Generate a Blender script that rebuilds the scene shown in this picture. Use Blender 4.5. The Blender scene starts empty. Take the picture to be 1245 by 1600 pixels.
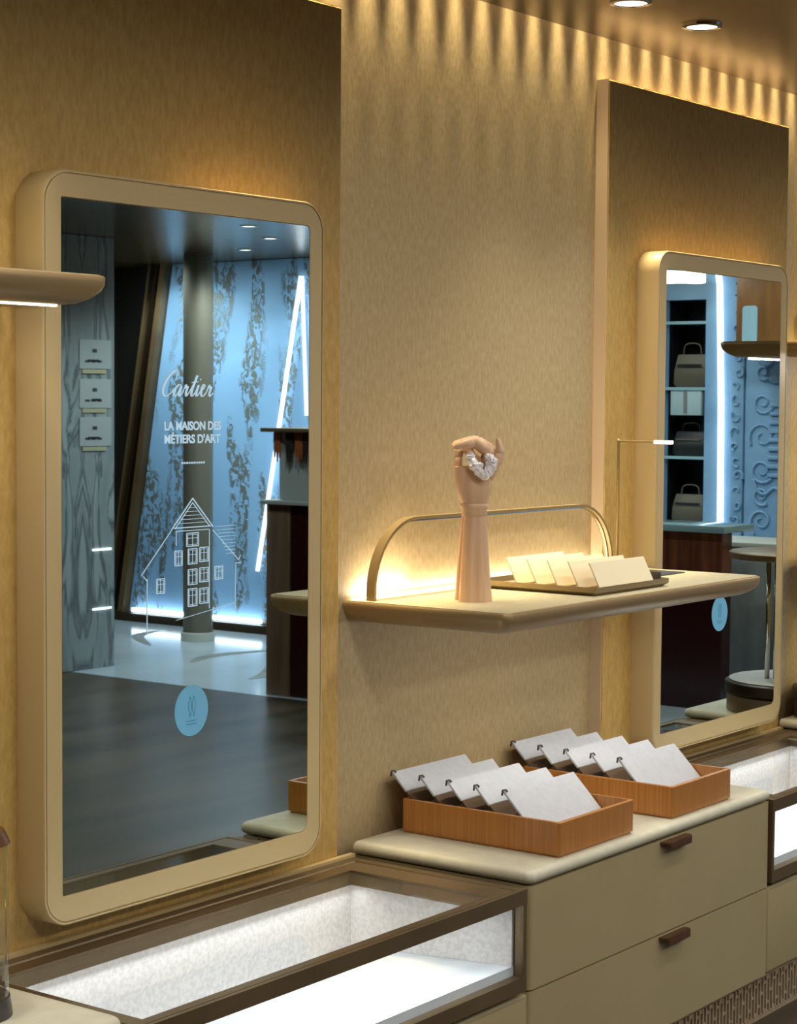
import bpy, bmesh, math, random
from mathutils import Vector, Matrix

random.seed(7)
S = bpy.context.scene
COL = S.collection
PI = math.pi

# ------------------------------------------------------------------ camera
cam_d = bpy.data.cameras.new('camera')
cam = bpy.data.objects.new('camera', cam_d)
COL.objects.link(cam)
S.camera = cam
YAW, PITCH, ROLL = .6381, .0571, .0071
fv = Vector((math.cos(YAW)*math.cos(PITCH), math.sin(YAW)*math.cos(PITCH), -math.sin(PITCH)))
r0 = Vector((math.sin(YAW), -math.cos(YAW), 0))
u0 = r0.cross(fv)
rv = r0*math.cos(ROLL) + u0*math.sin(ROLL)
uv_ = rv.cross(fv)
m = Matrix.Identity(4)
for i in range(3):
    m[i][0], m[i][1], m[i][2] = rv[i], uv_[i], -fv[i]
m[0][3], m[1][3], m[2][3] = 0, -2.54694, 1.5
cam.matrix_world = m
cam_d.sensor_fit = 'VERTICAL'
cam_d.sensor_height = 24
cam_d.lens = 24*3055.9/1600
cam_d.clip_start = .05
cam_d.clip_end = 60

# ------------------------------------------------------------------ world, exposure, room lights
w = bpy.data.worlds.new('world')
S.world = w
w.use_nodes = True
w.node_tree.nodes['Background'].inputs[0].default_value = (.9, .92, 1, 1)
w.node_tree.nodes['Background'].inputs[1].default_value = .05
S.view_settings.view_transform = 'Standard'
S.view_settings.look = 'None'
S.view_settings.gamma = 1
S.view_settings.use_curve_mapping = False
S.view_settings.exposure = 0.0
S.cycles.max_bounces = 8
S.cycles.diffuse_bounces = 4
S.cycles.glossy_bounces = 5
S.cycles.transmission_bounces = 8
S.cycles.sample_clamp_indirect = 4
S.cycles.caustics_reflective = False
S.cycles.caustics_refractive = False

WARM = (1, .80, .55)
NEUT = (1, .95, .87)
COOL = (.86, .94, 1)
SLOT_W = 40          # each wall-grazing spot in the cove slot
DOWN_FILL_W = 118          # ceiling downlights and added fill spots
FAR_W = 75          # lights over the far shop floor
VIT_W = .85          # strip lights inside the glass vitrines


def spot(loc, power, color, size_deg, blend, radius=.02, aim=(0, 0, -1)):
    d = bpy.data.lights.new('spot_lamp', 'SPOT')
    d.energy, d.color, d.spot_size, d.spot_blend, d.shadow_soft_size = power, color, math.radians(size_deg), blend, radius
    o = bpy.data.objects.new('spot_lamp', d)
    o.location = loc
    o.rotation_euler = Vector(aim).to_track_quat('-Z', 'Y').to_euler()
    COL.objects.link(o)
    return o


def area(loc, power, color, sx, sy, aim=(0, 0, -1), spread=180):
    d = bpy.data.lights.new('area_lamp', 'AREA')
    d.energy, d.color, d.shape, d.size, d.size_y = power, color, 'RECTANGLE', sx, sy
    d.spread = math.radians(spread)
    o = bpy.data.objects.new('area_lamp', d)
    o.location = loc
    o.rotation_euler = Vector(aim).to_track_quat('-Z', 'Y').to_euler()
    COL.objects.link(o)
    return o


# scalloped wall wash: a row of narrow spots in the slot between ceiling and wall
SLOT_X = [3.309+.108*i for i in range(-5, 22)]
for x in SLOT_X:
    spot((x, -.026, 2.56), SLOT_W, (1, .82, .50), 27, 1, .014, (0, .0, -1))
area((4.2, -.024, 2.56), 4.5, (1, .80, .54), 3.2, .012, (0, .0, -1), 120)  # added fill strip, softens the dark gaps between the scallops
# pairs of downlights in front of the bays, then unseen spots added over the shop floor as fill
DOWNS_AND_FILL = [(3.843, -.33, DOWN_FILL_W*.2, NEUT), (4.178, -.33, DOWN_FILL_W*.2, NEUT), (1.73, -.33, DOWN_FILL_W*.2, NEUT), (2.07, -.33, DOWN_FILL_W*.2, NEUT),
         ] + [(x, y, DOWN_FILL_W*k, NEUT) for y, k in ((-1.3, .26), (-2.3, .20), (-3.4, .40)) for x in (1.2, 2.6, 4.0, 5.4)] + [(6.8, -1.3, DOWN_FILL_W*.6, COOL)]
FARS = [(7.656, -4.303), (8.294, -4.70), (8.852, -5.367), (6.4, -5.2), (6.6, -3.1), (9.3, -2.5), (8.9, -4.1), (9.2, -6.4)]
for x, y, p, c in DOWNS_AND_FILL:
    spot((x, y, 2.365), p, c, 78 if y > -1 else 125, 1 if y > -1 else .7, .05 if y > -1 else .12, (0, .0, -1) if y > -1 else (0, .5, -1) if y > -2 else (0, .62, -1))
for x, y in FARS:
    spot((x, y, 2.365), FAR_W, COOL, 150, .5, .08)


spot((8.5, -1.3, 2.36), 70, NEUT, 130, .6, .06)  # unseen spot added to brighten the grey blocks behind the stand
# unseen spots added to brighten the pale blue wall
for y in (-5.5, -6.1, -6.7):
    spot((8.75, y, 2.36), 30, COOL, 120, .8, .06, (.8, 0, -1))
for y in (-3.7, -3.0, -2.4):
    spot((9.9, y, 2.36), 17, COOL, 120, .8, .06, (.8, 0, -.9))


# ------------------------------------------------------------------ materials
def srgb(c):
    return tuple(((v/255)/12.92 if v/255 <= .04045 else ((v/255+.055)/1.055)**2.4) for v in c)


def mat(name, col, rough=.5, metal=0, spec=.5, emit=None, estr=0, noise=None, col2=None, scale=(8, 8, 8), bump=0, bscale=None, coat=0, detail=4, lo=.35, hi=.65, trans=0, ior=1.45, alpha=1):
    """Principled material; col (sRGB) is broken up towards col2 by an object-space noise stretched by scale."""
    M = bpy.data.materials.new(name)
    M.use_nodes = True
    nt = M.node_tree
    b = nt.nodes['Principled BSDF']
    b.inputs['Base Color'].default_value = (*srgb(col), 1)
    b.inputs['Roughness'].default_value = rough
    b.inputs['Metallic'].default_value = metal
    b.inputs['Specular IOR Level'].default_value = spec
    b.inputs['Coat Weight'].default_value = coat
    b.inputs['Coat Roughness'].default_value = .1
    b.inputs['Transmission Weight'].default_value = trans
    b.inputs['IOR'].default_value = ior
    b.inputs['Alpha'].default_value = alpha
    if emit:
        b.inputs['Emission Color'].default_value = (*srgb(emit), 1)
        b.inputs['Emission Strength'].default_value = estr
    if col2 or bump:
        tc = nt.nodes.new('ShaderNodeTexCoord')
        mp = nt.nodes.new('ShaderNodeMapping')
        mp.inputs['Scale'].default_value = scale
        nt.links.new(tc.outputs['Object'], mp.inputs['Vector'])
        nz = nt.nodes.new('ShaderNodeTexNoise')
        nz.inputs['Scale'].default_value = 1
        nz.inputs['Detail'].default_value = detail
        nt.links.new(mp.outputs['Vector'], nz.inputs['Vector'])
        if col2:
            mr = nt.nodes.new('ShaderNodeMapRange')
            mr.inputs['From Min'].default_value = lo
            mr.inputs['From Max'].default_value = hi
            nt.links.new(nz.outputs['Fac'], mr.inputs['Value'])
            mx = nt.nodes.new('ShaderNodeMix')
            mx.data_type = 'RGBA'
            mx.inputs['A'].default_value = (*srgb(col), 1)
            mx.inputs['B'].default_value = (*srgb(col2), 1)
            nt.links.new(mr.outputs['Result'], mx.inputs['Factor'])
            nt.links.new(mx.outputs['Result'], b.inputs['Base Color'])
        if bump:
            bp = nt.nodes.new('ShaderNodeBump')
            bp.inputs['Strength'].default_value = bump
            bp.inputs['Distance'].default_value = .004
            nt.links.new(nz.outputs['Fac'], bp.inputs['Height'])
            nt.links.new(bp.outputs['Normal'], b.inputs['Normal'])
    return M


M = {}
M['wall'] = mat('wall_fibre_paper', (200, 166, 100), .5, spec=.35, col2=(180, 146, 80), scale=(120, 120, 44), bump=.10, detail=4, lo=.32, hi=.72)
M['wall_bay'] = mat('bay_fibre_paper', (182, 163, 126), .48, spec=.4, col2=(166, 144, 102), scale=(120, 120, 44), bump=.10, detail=4, lo=.32, hi=.72)
M['wall_edge'] = mat('panel_edge', (208, 186, 156), .5)
M['frame'] = mat('mirror_frame_lacquer', (196, 172, 124), .38, spec=.45)
M['frame_lip'] = mat('mirror_frame_lip', (216, 192, 144), .3)
M['groove'] = mat('dark_groove', (52, 36, 22), .7)
M['bronze'] = mat('bronze_metal', (118, 98, 70), .38, metal=.4, col2=(102, 84, 58), scale=(4, 4, 4))
M['bronze_dark'] = mat('dark_bronze', (66, 52, 38), .35, metal=.8)
M['mirror'] = mat('mirror_silver', (196, 206, 198), .012, metal=1)
M['leather'] = mat('cream_leather', (212, 208, 186), .45, col2=(204, 200, 176), scale=(30, 30, 30), bump=.08)
M['lacquer'] = mat('beige_lacquer', (178, 162, 122), .4, col2=(172, 156, 116), scale=(3, 3, 3), coat=.15)
M['handle'] = mat('bronze_handle', (122, 84, 58), .3, metal=.7)
M['shelf'] = mat('shelf_leather', (214, 204, 168), .45, col2=(204, 194, 156), scale=(40, 40, 40), bump=.06)
M['shelf_edge'] = mat('shelf_edge_lacquer', (158, 132, 92), .35, spec=.5, metal=.25)
M['arch'] = mat('champagne_metal', (158, 136, 94), .42, metal=.4)
M['chrome'] = mat('polished_steel', (220, 216, 208), .12, metal=1)
M['beech'] = mat('beech_wood', (228, 192, 160), .42, col2=(206, 166, 132), scale=(70, 70, 4), coat=.2, lo=.3, hi=.75)
M['beech_dark'] = mat('shaded_beech_joint', (176, 122, 70), .45, col2=(150, 98, 52), scale=(60, 60, 5))
M['white_gloss'] = mat('white_porcelain', (236, 232, 236), .2, coat=.5)
M['walnut'] = mat('tray_wood', (196, 136, 68), .35, col2=(168, 106, 46), scale=(160, 160, 3), coat=.25, lo=.25, hi=.75)
M['walnut_brown'] = mat('brown_veneer', (128, 84, 38), .45, col2=(108, 68, 30), scale=(20, 20, 3))
M['suede'] = mat('taupe_suede', (172, 152, 124), .9, col2=(158, 138, 110), scale=(60, 60, 60))
M['suede_and_shade'] = mat('brown_suede_and_shade', (104, 84, 62), .9)  # wedge suede, also the shadow strip coloured onto the pads
M['pad'] = mat('pale_leatherette', (198, 202, 208), .55, col2=(192, 196, 202), scale=(50, 50, 50))
M['clip'] = mat('gunmetal_clip', (96, 92, 92), .35, metal=.8)
M['card'] = mat('cream_card', (240, 226, 190), .6)
M['tray_metal'] = mat('olive_tray_lacquer', (146, 128, 92), .35, metal=.3)
M['case_liner'] = mat('white_linen_liner', (232, 226, 222), .8, col2=(216, 210, 205), scale=(110, 110, 110), bump=.05, lo=.4, hi=.6)
M['case_floor'] = mat('white_case_floor', (240, 246, 250), .6, col2=(232, 240, 248), scale=(12, 12, 12))
M['led'] = mat('led_white', (255, 255, 255), emit=(232, 240, 255), estr=9)
M['led_soft'] = mat('led_soft', (255, 255, 255), emit=(232, 240, 255), estr=3.2)
M['led_warm'] = mat('led_warm', (255, 240, 210), emit=(255, 232, 196), estr=7)
M['lamp_disc'] = mat('lamp_disc', (255, 255, 255), emit=(255, 250, 240), estr=3.5)
M['floor'] = mat('brown_marble_floor', (82, 72, 58), .32, col2=(52, 46, 36), scale=(.8, 4.5, 1), detail=6, spec=.28)
M['floor_pale'] = mat('pale_marble_floor', (186, 200, 210), .14, col2=(172, 188, 200), scale=(1.5, 1.5, 1), detail=5)
M['ceiling'] = mat('bronze_lacquer_ceiling', (122, 98, 64), .24, metal=.55, col2=(102, 80, 50), scale=(2, 9, 2), bump=.05)
M['black'] = mat('black_void', (12, 11, 11), .6)
M['blue_wall'] = mat('pale_blue_plaster', (136, 174, 206), .6, col2=(122, 160, 194), scale=(6, 6, 6), bump=.3)
M['taupe'] = mat('taupe_column', (104, 100, 88), .45)
M['taupe_light'] = mat('column_base_stone', (186, 188, 178), .5)
M['rosewood'] = mat('rosewood', (134, 78, 52), .28, col2=(92, 44, 30), scale=(24, 24, 2.5), coat=.3)
M['maroon'] = mat('dark_maroon_lacquer', (46, 12, 12), .25, coat=.3)
M['walnut_dark'] = mat('grey_walnut', (128, 104, 84), .4, col2=(106, 84, 66), scale=(20, 20, 2))
M['glass_blue'] = mat('blue_glass_counter', (150, 184, 194), .08, coat=.5)
M['steel_grey'] = mat('grey_stone_blocks', (146, 150, 148), .5, col2=(104, 108, 108), scale=(5, 5, 2))
M['bag_dark'] = mat('black_leather_bag', (36, 34, 34), .4)
M['bag_taupe'] = mat('taupe_leather_bag', (96, 88, 72), .5)
M['bag_pale'] = mat('pale_canvas_bag', (170, 190, 192), .6)
M['amber'] = mat('amber_leather_glove', (150, 78, 40), .4)
M['grey_panel'] = mat('grey_panel', (152, 158, 156), .5)
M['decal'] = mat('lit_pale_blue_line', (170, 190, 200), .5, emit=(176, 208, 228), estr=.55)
M['sticker'] = mat('sky_blue_sticker', (120, 190, 228), .5)
M['sticker_mark'] = mat('sticker_print', (84, 150, 190), .5)
M['ink'] = mat('dark_ink', (40, 44, 48), .6)
M['label_plate'] = mat('label_plate', (150, 158, 160), .5)
M['gold_pale'] = mat('pale_gold_plate', (178, 172, 140), .4, metal=.3)

# clear architectural glass: mostly transparent, keeps its reflection
g = bpy.data.materials.new('clear_glass')
g.use_nodes = True
nt = g.node_tree
nt.nodes.clear()
out = nt.nodes.new('ShaderNodeOutputMaterial')
mixs = nt.nodes.new('ShaderNodeMixShader')
fr = nt.nodes.new('ShaderNodeFresnel')
fr.inputs[0].default_value = 1.35
tr = nt.nodes.new('ShaderNodeBsdfTransparent')
tr.inputs[0].default_value = (.97, .98, .98, 1)
gl = nt.nodes.new('ShaderNodeBsdfGlossy')
gl.inputs['Roughness'].default_value = .02
geo = nt.nodes.new('ShaderNodeNewGeometry')
inv = nt.nodes.new('ShaderNodeMath'); inv.operation = 'SUBTRACT'; inv.inputs[0].default_value = 1
mulg = nt.nodes.new('ShaderNodeMath'); mulg.operation = 'MULTIPLY'
nt.links.new(geo.outputs['Backfacing'], inv.inputs[1])
nt.links.new(fr.outputs[0], mulg.inputs[0]); nt.links.new(inv.outputs[0], mulg.inputs[1])
nt.links.new(mulg.outputs[0], mixs.inputs[0])
nt.links.new(tr.outputs[0], mixs.inputs[1])
nt.links.new(gl.outputs[0], mixs.inputs[2])
nt.links.new(mixs.outputs[0], out.inputs[0])
M['glass'] = g


def marble_mat():
    mm = mat('grey_veined_marble', (148, 176, 178), .2, coat=.3)
    nt = mm.node_tree
    b = nt.nodes['Principled BSDF']
    tc = nt.nodes.new('ShaderNodeTexCoord')
    sep = nt.nodes.new('ShaderNodeSeparateXYZ')
    nt.links.new(tc.outputs['Object'], sep.inputs[0])
    # book-matched: mirror the pattern about the slab joint at x = -.3
    ad = nt.nodes.new('ShaderNodeMath'); ad.operation = 'ADD'; ad.inputs[1].default_value = -.215
    ab = nt.nodes.new('ShaderNodeMath'); ab.operation = 'ABSOLUTE'
    nt.links.new(sep.outputs[0], ad.inputs[0]); nt.links.new(ad.outputs[0], ab.inputs[0])
    cmb = nt.nodes.new('ShaderNodeCombineXYZ')
    nt.links.new(ab.outputs[0], cmb.inputs[0])
    nt.links.new(sep.outputs[1], cmb.inputs[1])
    mu = nt.nodes.new('ShaderNodeMath'); mu.operation = 'MULTIPLY'; mu.inputs[1].default_value = .2
    nt.links.new(sep.outputs[2], mu.inputs[0]); nt.links.new(mu.outputs[0], cmb.inputs[2])
    nz = nt.nodes.new('ShaderNodeTexNoise'); nz.inputs['Scale'].default_value = 6; nz.inputs['Detail'].default_value = 6; nz.inputs['Distortion'].default_value = 1.2
    nt.links.new(cmb.outputs[0], nz.inputs['Vector'])
    cr = nt.nodes.new('ShaderNodeValToRGB')
    e = cr.color_ramp.elements
    e[0].position = .36; e[0].color = (*srgb((122, 132, 134)), 1)
    e[1].position = .66; e[1].color = (*srgb((150, 158, 160)), 1)
    k = cr.color_ramp.elements.new(.47); k.color = (*srgb((134, 142, 144)), 1)
    k = cr.color_ramp.elements.new(.51); k.color = (*srgb((80, 88, 92)), 1)
    k = cr.color_ramp.elements.new(.56); k.color = (*srgb((142, 150, 152)), 1)
    nt.links.new(nz.outputs['Fac'], cr.inputs[0])
    nt.links.new(cr.outputs[0], b.inputs['Base Color'])
    return mm


M['marble'] = marble_mat()


def facade_mat():
    """pale blue panel with hanging clusters of crumbly dark relief"""
    mm = mat('pale_blue_panel_with_vines', (140, 184, 226), .55)
    nt = mm.node_tree
    b = nt.nodes['Principled BSDF']
    tc = nt.nodes.new('ShaderNodeTexCoord')

    def noise(sc, detail, dist=0):
        mp = nt.nodes.new('ShaderNodeMapping'); mp.inputs['Scale'].default_value = sc
        nt.links.new(tc.outputs['Object'], mp.inputs['Vector'])
        n = nt.nodes.new('ShaderNodeTexNoise'); n.inputs['Scale'].default_value = 1; n.inputs['Detail'].default_value = detail
        n.inputs['Distortion'].default_value = dist
        nt.links.new(mp.outputs['Vector'], n.inputs['Vector'])
        return n

    def rng(n, a, bb):
        r = nt.nodes.new('ShaderNodeMapRange'); r.inputs['From Min'].default_value = a; r.inputs['From Max'].default_value = bb
        nt.links.new(n.outputs['Fac'], r.inputs['Value'])
        return r
    big = rng(noise((5.5, 5.5, 1.1), 2, .6), .51, .58)
    small = rng(noise((30, 30, 18), 3, 1.0), .46, .54)
    mul = nt.nodes.new('ShaderNodeMath'); mul.operation = 'MULTIPLY'
    nt.links.new(big.outputs[0], mul.inputs[0]); nt.links.new(small.outputs[0], mul.inputs[1])
    mx = nt.nodes.new('ShaderNodeMix'); mx.data_type = 'RGBA'
    mx.inputs['A'].default_value = (*srgb((140, 184, 226)), 1)
    mx.inputs['B'].default_value = (*srgb((104, 112, 108)), 1)
    nt.links.new(mul.outputs[0], mx.inputs['Factor'])
    nt.links.new(mx.outputs['Result'], b.inputs['Base Color'])
    bp = nt.nodes.new('ShaderNodeBump'); bp.inputs['Strength'].default_value = .7; bp.inputs['Distance'].default_value = .01
    nt.links.new(mul.outputs[0], bp.inputs['Height']); nt.links.new(bp.outputs['Normal'], b.inputs['Normal'])
    return mm


M['facade'] = facade_mat()


# ------------------------------------------------------------------ mesh helpers
def link_mesh(name, bm, m_, parent=None, smooth=False, loc=None):
    me = bpy.data.meshes.new(name)
    bmesh.ops.recalc_face_normals(bm, faces=bm.faces[:])
    bm.to_mesh(me)
    bm.free()
    if smooth:
        for p in me.polygons:
            p.use_smooth = True
    for mm in (m_ if isinstance(m_, (list, tuple)) else [m_]):
        me.materials.append(M[mm])
    o = bpy.data.objects.new(name, me)
    COL.objects.link(o)
    if parent is not None:
        o.parent = parent
        o.location = -Vector(parent.get('org', (0, 0, 0))) if loc is None else loc
    elif loc is not None:
        o.location = loc
    return o


def auto_smooth(o, deg=40):
    me = o.data
    for p in me.polygons:
        p.use_smooth = True
    bm = bmesh.new(); bm.from_mesh(me)
    for e in bm.edges:
        e.smooth = not (len(e.link_faces) == 2 and e.calc_face_angle(0) > math.radians(deg))
    bm.to_mesh(me); bm.free()
    return o


def add_box(bm, x0, x1, y0, y1, z0, z1, bev=0, seg=2, rot=None, mat_i=0):
    t = bmesh.new()
    bmesh.ops.create_cube(t, size=1)
    for v in t.verts:
        v.co = Vector(((x0+x1)/2 + v.co.x*(x1-x0), (y0+y1)/2 + v.co.y*(y1-y0), (z0+z1)/2 + v.co.z*(z1-z0)))
    if bev:
        bmesh.ops.bevel(t, geom=t.edges[:], offset=bev, segments=seg, affect='EDGES', profile=.5)
    if rot is not None:
        bmesh.ops.transform(t, matrix=rot, verts=t.verts[:])
    merge(bm, t, mat_i)


def merge(bm, t, mat_i=0):
    t.verts.index_update()
    vs = [bm.verts.new(v.co) for v in t.verts]
    for f in t.faces:
        try:
            nf = bm.faces.new([vs[v.index] for v in f.verts])
            nf.material_index = mat_i
        except ValueError:
            pass
    t.free()


def rrect(x0, x1, y0, y1, r, n=6):
    """rounded rectangle outline; r one number or four (x0y0, x1y0, x1y1, x0y1)"""
    rs = r if isinstance(r, (list, tuple)) else [r]*4
    pts = []
    for (cx, cy, a0, rr) in ((x0, y0, PI, rs[0]), (x1, y0, 1.5*PI, rs[1]), (x1, y1, 0, rs[2]), (x0, y1, .5*PI, rs[3])):
        sx = 1 if cx == x0 else -1
        sy = 1 if cy == y0 else -1
        for k in range(n+1):
            a = a0 + .5*PI*k/n
            rr_ = max(rr, 1e-5)
            pts.append((cx+sx*rr_+rr_*math.cos(a), cy+sy*rr_+rr_*math.sin(a)))
    return pts


def loft(bm, rings, cap0=True, cap1=True, closed=True, mat_i=0):
    vr = [[bm.verts.new(p) for p in r] for r in rings]
    n = len(vr[0])
    for a, b in zip(vr[:-1], vr[1:]):
        for k in range(n if closed else n-1):
            f = bm.faces.new((a[k], a[(k+1) % n], b[(k+1) % n], b[k])); f.material_index = mat_i
    if cap0:
        bm.faces.new(list(reversed(vr[0]))).material_index = mat_i
    if cap1:
        bm.faces.new(vr[-1]).material_index = mat_i
    return vr


def tube(bm, pts, r, n=8, closed=False, mat_i=0):
    pts = [Vector(p) for p in pts]
    rr = r if isinstance(r, (list, tuple)) else [r]*len(pts)
    rings = []
    up = None
    for i, p in enumerate(pts):
        if closed:
            d = pts[(i+1) % len(pts)]-pts[i-1]
        else:
            d = pts[min(i+1, len(pts)-1)]-pts[max(i-1, 0)]
        d.normalize()
        if up is None:
            up = Vector((0, 0, 1)) if abs(d.z) < .9 else Vector((1, 0, 0))
        a = d.cross(up).normalized()
        up = a.cross(d).normalized()
        rings.append([p+(a*math.cos(t)+up*math.sin(t))*rr[i] for t in [2*PI*k/n for k in range(n)]])
    if closed:
        rings.append(rings[0])
        vr = [[bm.verts.new(q) for q in r_] for r_ in rings[:-1]]
        for i in range(len(vr)):
            a, b = vr[i], vr[(i+1) % len(vr)]
            for k in range(n):
                bm.faces.new((a[k], a[(k+1) % n], b[(k+1) % n], b[k])).material_index = mat_i
    else:
        loft(bm, rings, mat_i=mat_i)


def catmull(pts, n=6, closed=False):
    P = [Vector(p) for p in pts]
    out_ = []
    L = len(P)
    for i in range(L if closed else L-1):
        p0 = P[i-1] if (closed or i > 0) else P[0]
        p1 = P[i]
        p2 = P[(i+1) % L]
        p3 = P[(i+2) % L] if (closed or i+2 < L) else P[-1]
        for k in range(n):
            t = k/n
            out_.append(.5*((2*p1)+(-p0+p2)*t+(2*p0-5*p1+4*p2-p3)*t*t+(-p0+3*p1-3*p2+p3)*t**3))
    if not closed:
        out_.append(P[-1])
    return out_


def thing(name, label, cat, loc=(0, 0, 0), group=None):
    """an Empty at the base of a thing; its parts are built in world coordinates and shifted by link_mesh"""
    o = bpy.data.objects.new(name, None)
    o.empty_display_size = .05
    COL.objects.link(o)
    o.location = loc
    o['org'] = tuple(loc)
    o['label'] = label
    o['category'] = cat
    if group:
        o['group'] = group
    return o


def tag(o, label, cat, group=None):
    o['label'] = label
    o['category'] = cat
    if group:
        o['group'] = group
    return o


def struct(name, boxes, m_, bev=0):
    bm = bmesh.new()
    for b in boxes:
        add_box(bm, *b, bev=bev)
    o = link_mesh(name, bm, m_)
    o['kind'] = 'structure'
    return o


def part_box(name, par, m_, boxes, bev=0, seg=2):
    bm = bmesh.new()
    for b in boxes:
        add_box(bm, *b, bev=bev, seg=seg)
    o = link_mesh(name, bm, m_, par)
    if bev:
        auto_smooth(o, 50)
    return o


def copy_tree(o, off, label=None, group=None):
    c = o.copy()
    COL.objects.link(c)
    c.location = Vector(o.location)+Vector(off)
    if 'org' in c:
        c['org'] = tuple(c.location)
    if label:
        c['label'] = label
    if group:
        c['group'] = group

    def rec(src, dst):
        for ch in [q for q in bpy.data.objects if q.parent is src]:
            d = ch.copy()
            COL.objects.link(d)
            d.parent = dst
            d.matrix_parent_inverse = ch.matrix_parent_inverse.copy()
            rec(ch, d)
    rec(o, c)
    return c


def extrude_outline(bm, pts, plane, a, b, mat_i=0):
    """outline (u,v) extruded from a to b along the third axis; plane 'xz','xy','yz'"""
    def P3(u, v, t):
        return {'xz': (u, t, v), 'xy': (u, v, t), 'yz': (t, u, v)}[plane]
    loft(bm, [[P3(u, v, a) for u, v in pts], [P3(u, v, b) for u, v in pts]], mat_i=mat_i)


# ------------------------------------------------------------------ room shell
CZ = 2.388
struct('wall_back', [(-1.5, 3.0, 0, .1, -.02, 2.62), (5.4, 11.6, 0, .1, -.02, 2.62)], 'wall')
struct('wall_back_bay', [(3.0, 5.4, 0, .1, -.02, 2.62)], 'wall_bay')
struct('floor', [(-1.6, 7.5, -8.2, .1, -.1, 0)], 'floor')
fp = struct('floor_pale', [(7.5, 11.7, -8.2, .1, -.1, 0)], 'floor_pale')
struct('ceiling', [(-1.6, 11.7, -8.2, -.062, CZ, CZ+.06)], 'ceiling')
struct('trim_1', [(-1.6, 11.7, -.2, 0, 2.60, 2.66), (-1.6, 11.7, -.2, -.14, CZ+.06, 2.60)], 'wall_edge')
struct('wall_front', [(-1.6, 11.7, -8.3, -8.2, -.1, 2.5)], 'wall')
struct('wall_left', [(-1.7, -1.6, -8.3, .1, -.1, 2.5)], 'wall')
struct('wall_right', [(11.6, 11.7, -8.2, .1, -.1, 2.5)], 'black')
# padded wall panels standing proud of the bays
for n_, (a, b) in zip((2, 3), ((2.145, 3.180), (4.252, 5.277))):
    bm = bmesh.new()
    add_box(bm, a+.002, b-.002, -.037, -.004, .46, 2.299, bev=.002)
    add_box(bm, a, b, -.034, 0, .455, 2.301, mat_i=1)
    o = link_mesh('trim_%d' % n_, bm, ['wall', 'wall_edge'])
    o['kind'] = 'structure'
bm = bmesh.new()
add_box(bm, -1.5, 1.07, -.037, 0, .455, 2.301)
add_box(bm, 6.36, 7.4, -.037, 0, .455, 2.301)
o = link_mesh('trim_4', bm, 'wall'); o['kind'] = 'structure'

# strip of small spot fittings in the slot above the wall
struct('trim_7', [(2.6, 5.8, -.044, -.008, 2.575, 2.5995)], 'bronze_dark')

# ------------------------------------------------------------------ ceiling downlights
dl_labels = ['white round downlight cut off by the top edge of the photo', 'white round downlight lower and further right in the bronze ceiling']


def downlight(x, y, label, group=None):
    t = thing('ceiling_downlight', label, 'downlight', (x, y, CZ), group)
    bm = bmesh.new()
    R = [(.047, 0), (.047, -.004), (.037, -.005), (.036, -.002)]
    for (ra, za), (rb, zb) in zip(R[:-1], R[1:]):
        n = 28
        A = [bm.verts.new((x+ra*math.cos(2*PI*k/n), y+ra*math.sin(2*PI*k/n), CZ+za)) for k in range(n)]
        B = [bm.verts.new((x+rb*math.cos(2*PI*k/n), y+rb*math.sin(2*PI*k/n), CZ+zb)) for k in range(n)]
        for k in range(n):
            bm.faces.new((A[k], A[(k+1) % n], B[(k+1) % n], B[k]))
    link_mesh('trim_ring', bm, 'chrome', t, True)
    bm = bmesh.new()
    bmesh.ops.create_cone(bm, cap_ends=True, segments=28, radius1=.036, radius2=.036, depth=.003, matrix=Matrix.Translation((x, y, CZ-.0015)))
    link_mesh('diffuser', bm, 'lamp_disc', t)
    return t


downlight(3.843, -.33, dl_labels[0])
downlight(4.178, -.33, dl_labels[1])
for i, (x, y) in enumerate(FARS[:3]):
    downlight(x, y, ['white downlight reflected nearest the top of the left mirror', 'middle downlight of the three reflected in the left mirror',
                     'lowest downlight of the three reflected in the left mirror'][i], None)


# ------------------------------------------------------------------ wall mirrors
def make_mirror(dx, label):
    X0, X1, Z0, Z1 = 2.290+dx, 3.044+dx, .588, 1.887
    YB, YF = -.037, -.102
    t = thing('wall_mirror', label, 'mirror', ((X0+X1)/2, YB, Z0))
    # deep outer shell with a fine raised lip
    bm = bmesh.new()
    r = .058
    o_ = rrect(X0, X1, Z0, Z1, r, 10)
    o2 = rrect(X0+.002, X1-.002, Z0+.002, Z1-.002, r-.002, 10)
    o3 = rrect(X0+.005, X1-.005, Z0+.005, Z1-.005, r-.005, 10)
    loft(bm, [[(x, YB, z) for x, z in o_], [(x, YF+.003, z) for x, z in o_], [(x, YF, z) for x, z in o2], [(x, YF, z) for x, z in o3],
              [(x, YF+.003, z) for x, z in o3]], cap1=True)
    auto_smooth(link_mesh('outer_shell', bm, 'frame', t), 50)
    # front ring
    bm = bmesh.new()
    a = rrect(X0+.0075, X1-.0075, Z0+.0075, Z1-.0075, r-.0075, 10)
    G = (X0+.043, X1-.044, Z0+.052, Z1-.046)
    gi = rrect(*G, (.004, .022, .012, .004), 10)
    gi2 = rrect(G[0]+.0015, G[1]-.0015, G[2]+.0015, G[3]-.0015, (.003, .0205, .0105, .003), 10)
    rings = [[(x, YF+.003, z) for x, z in a], [(x, YF+.0005, z) for x, z in a], [(x, YF+.0005, z) for x, z in gi], [(x, YF+.004, z) for x, z in gi2]]
    loft(bm, rings, cap0=False, cap1=False)
    auto_smooth(link_mesh('front_frame', bm, 'frame', t), 40)
    bm = bmesh.new()
    loft(bm, [[(x, YF+.003, z) for x, z in gi2], [(x, YF+.0012, z) for x, z in gi2]])
    link_mesh('mirror_glass', bm, 'mirror', t)
    return t, YF+.0012


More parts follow.
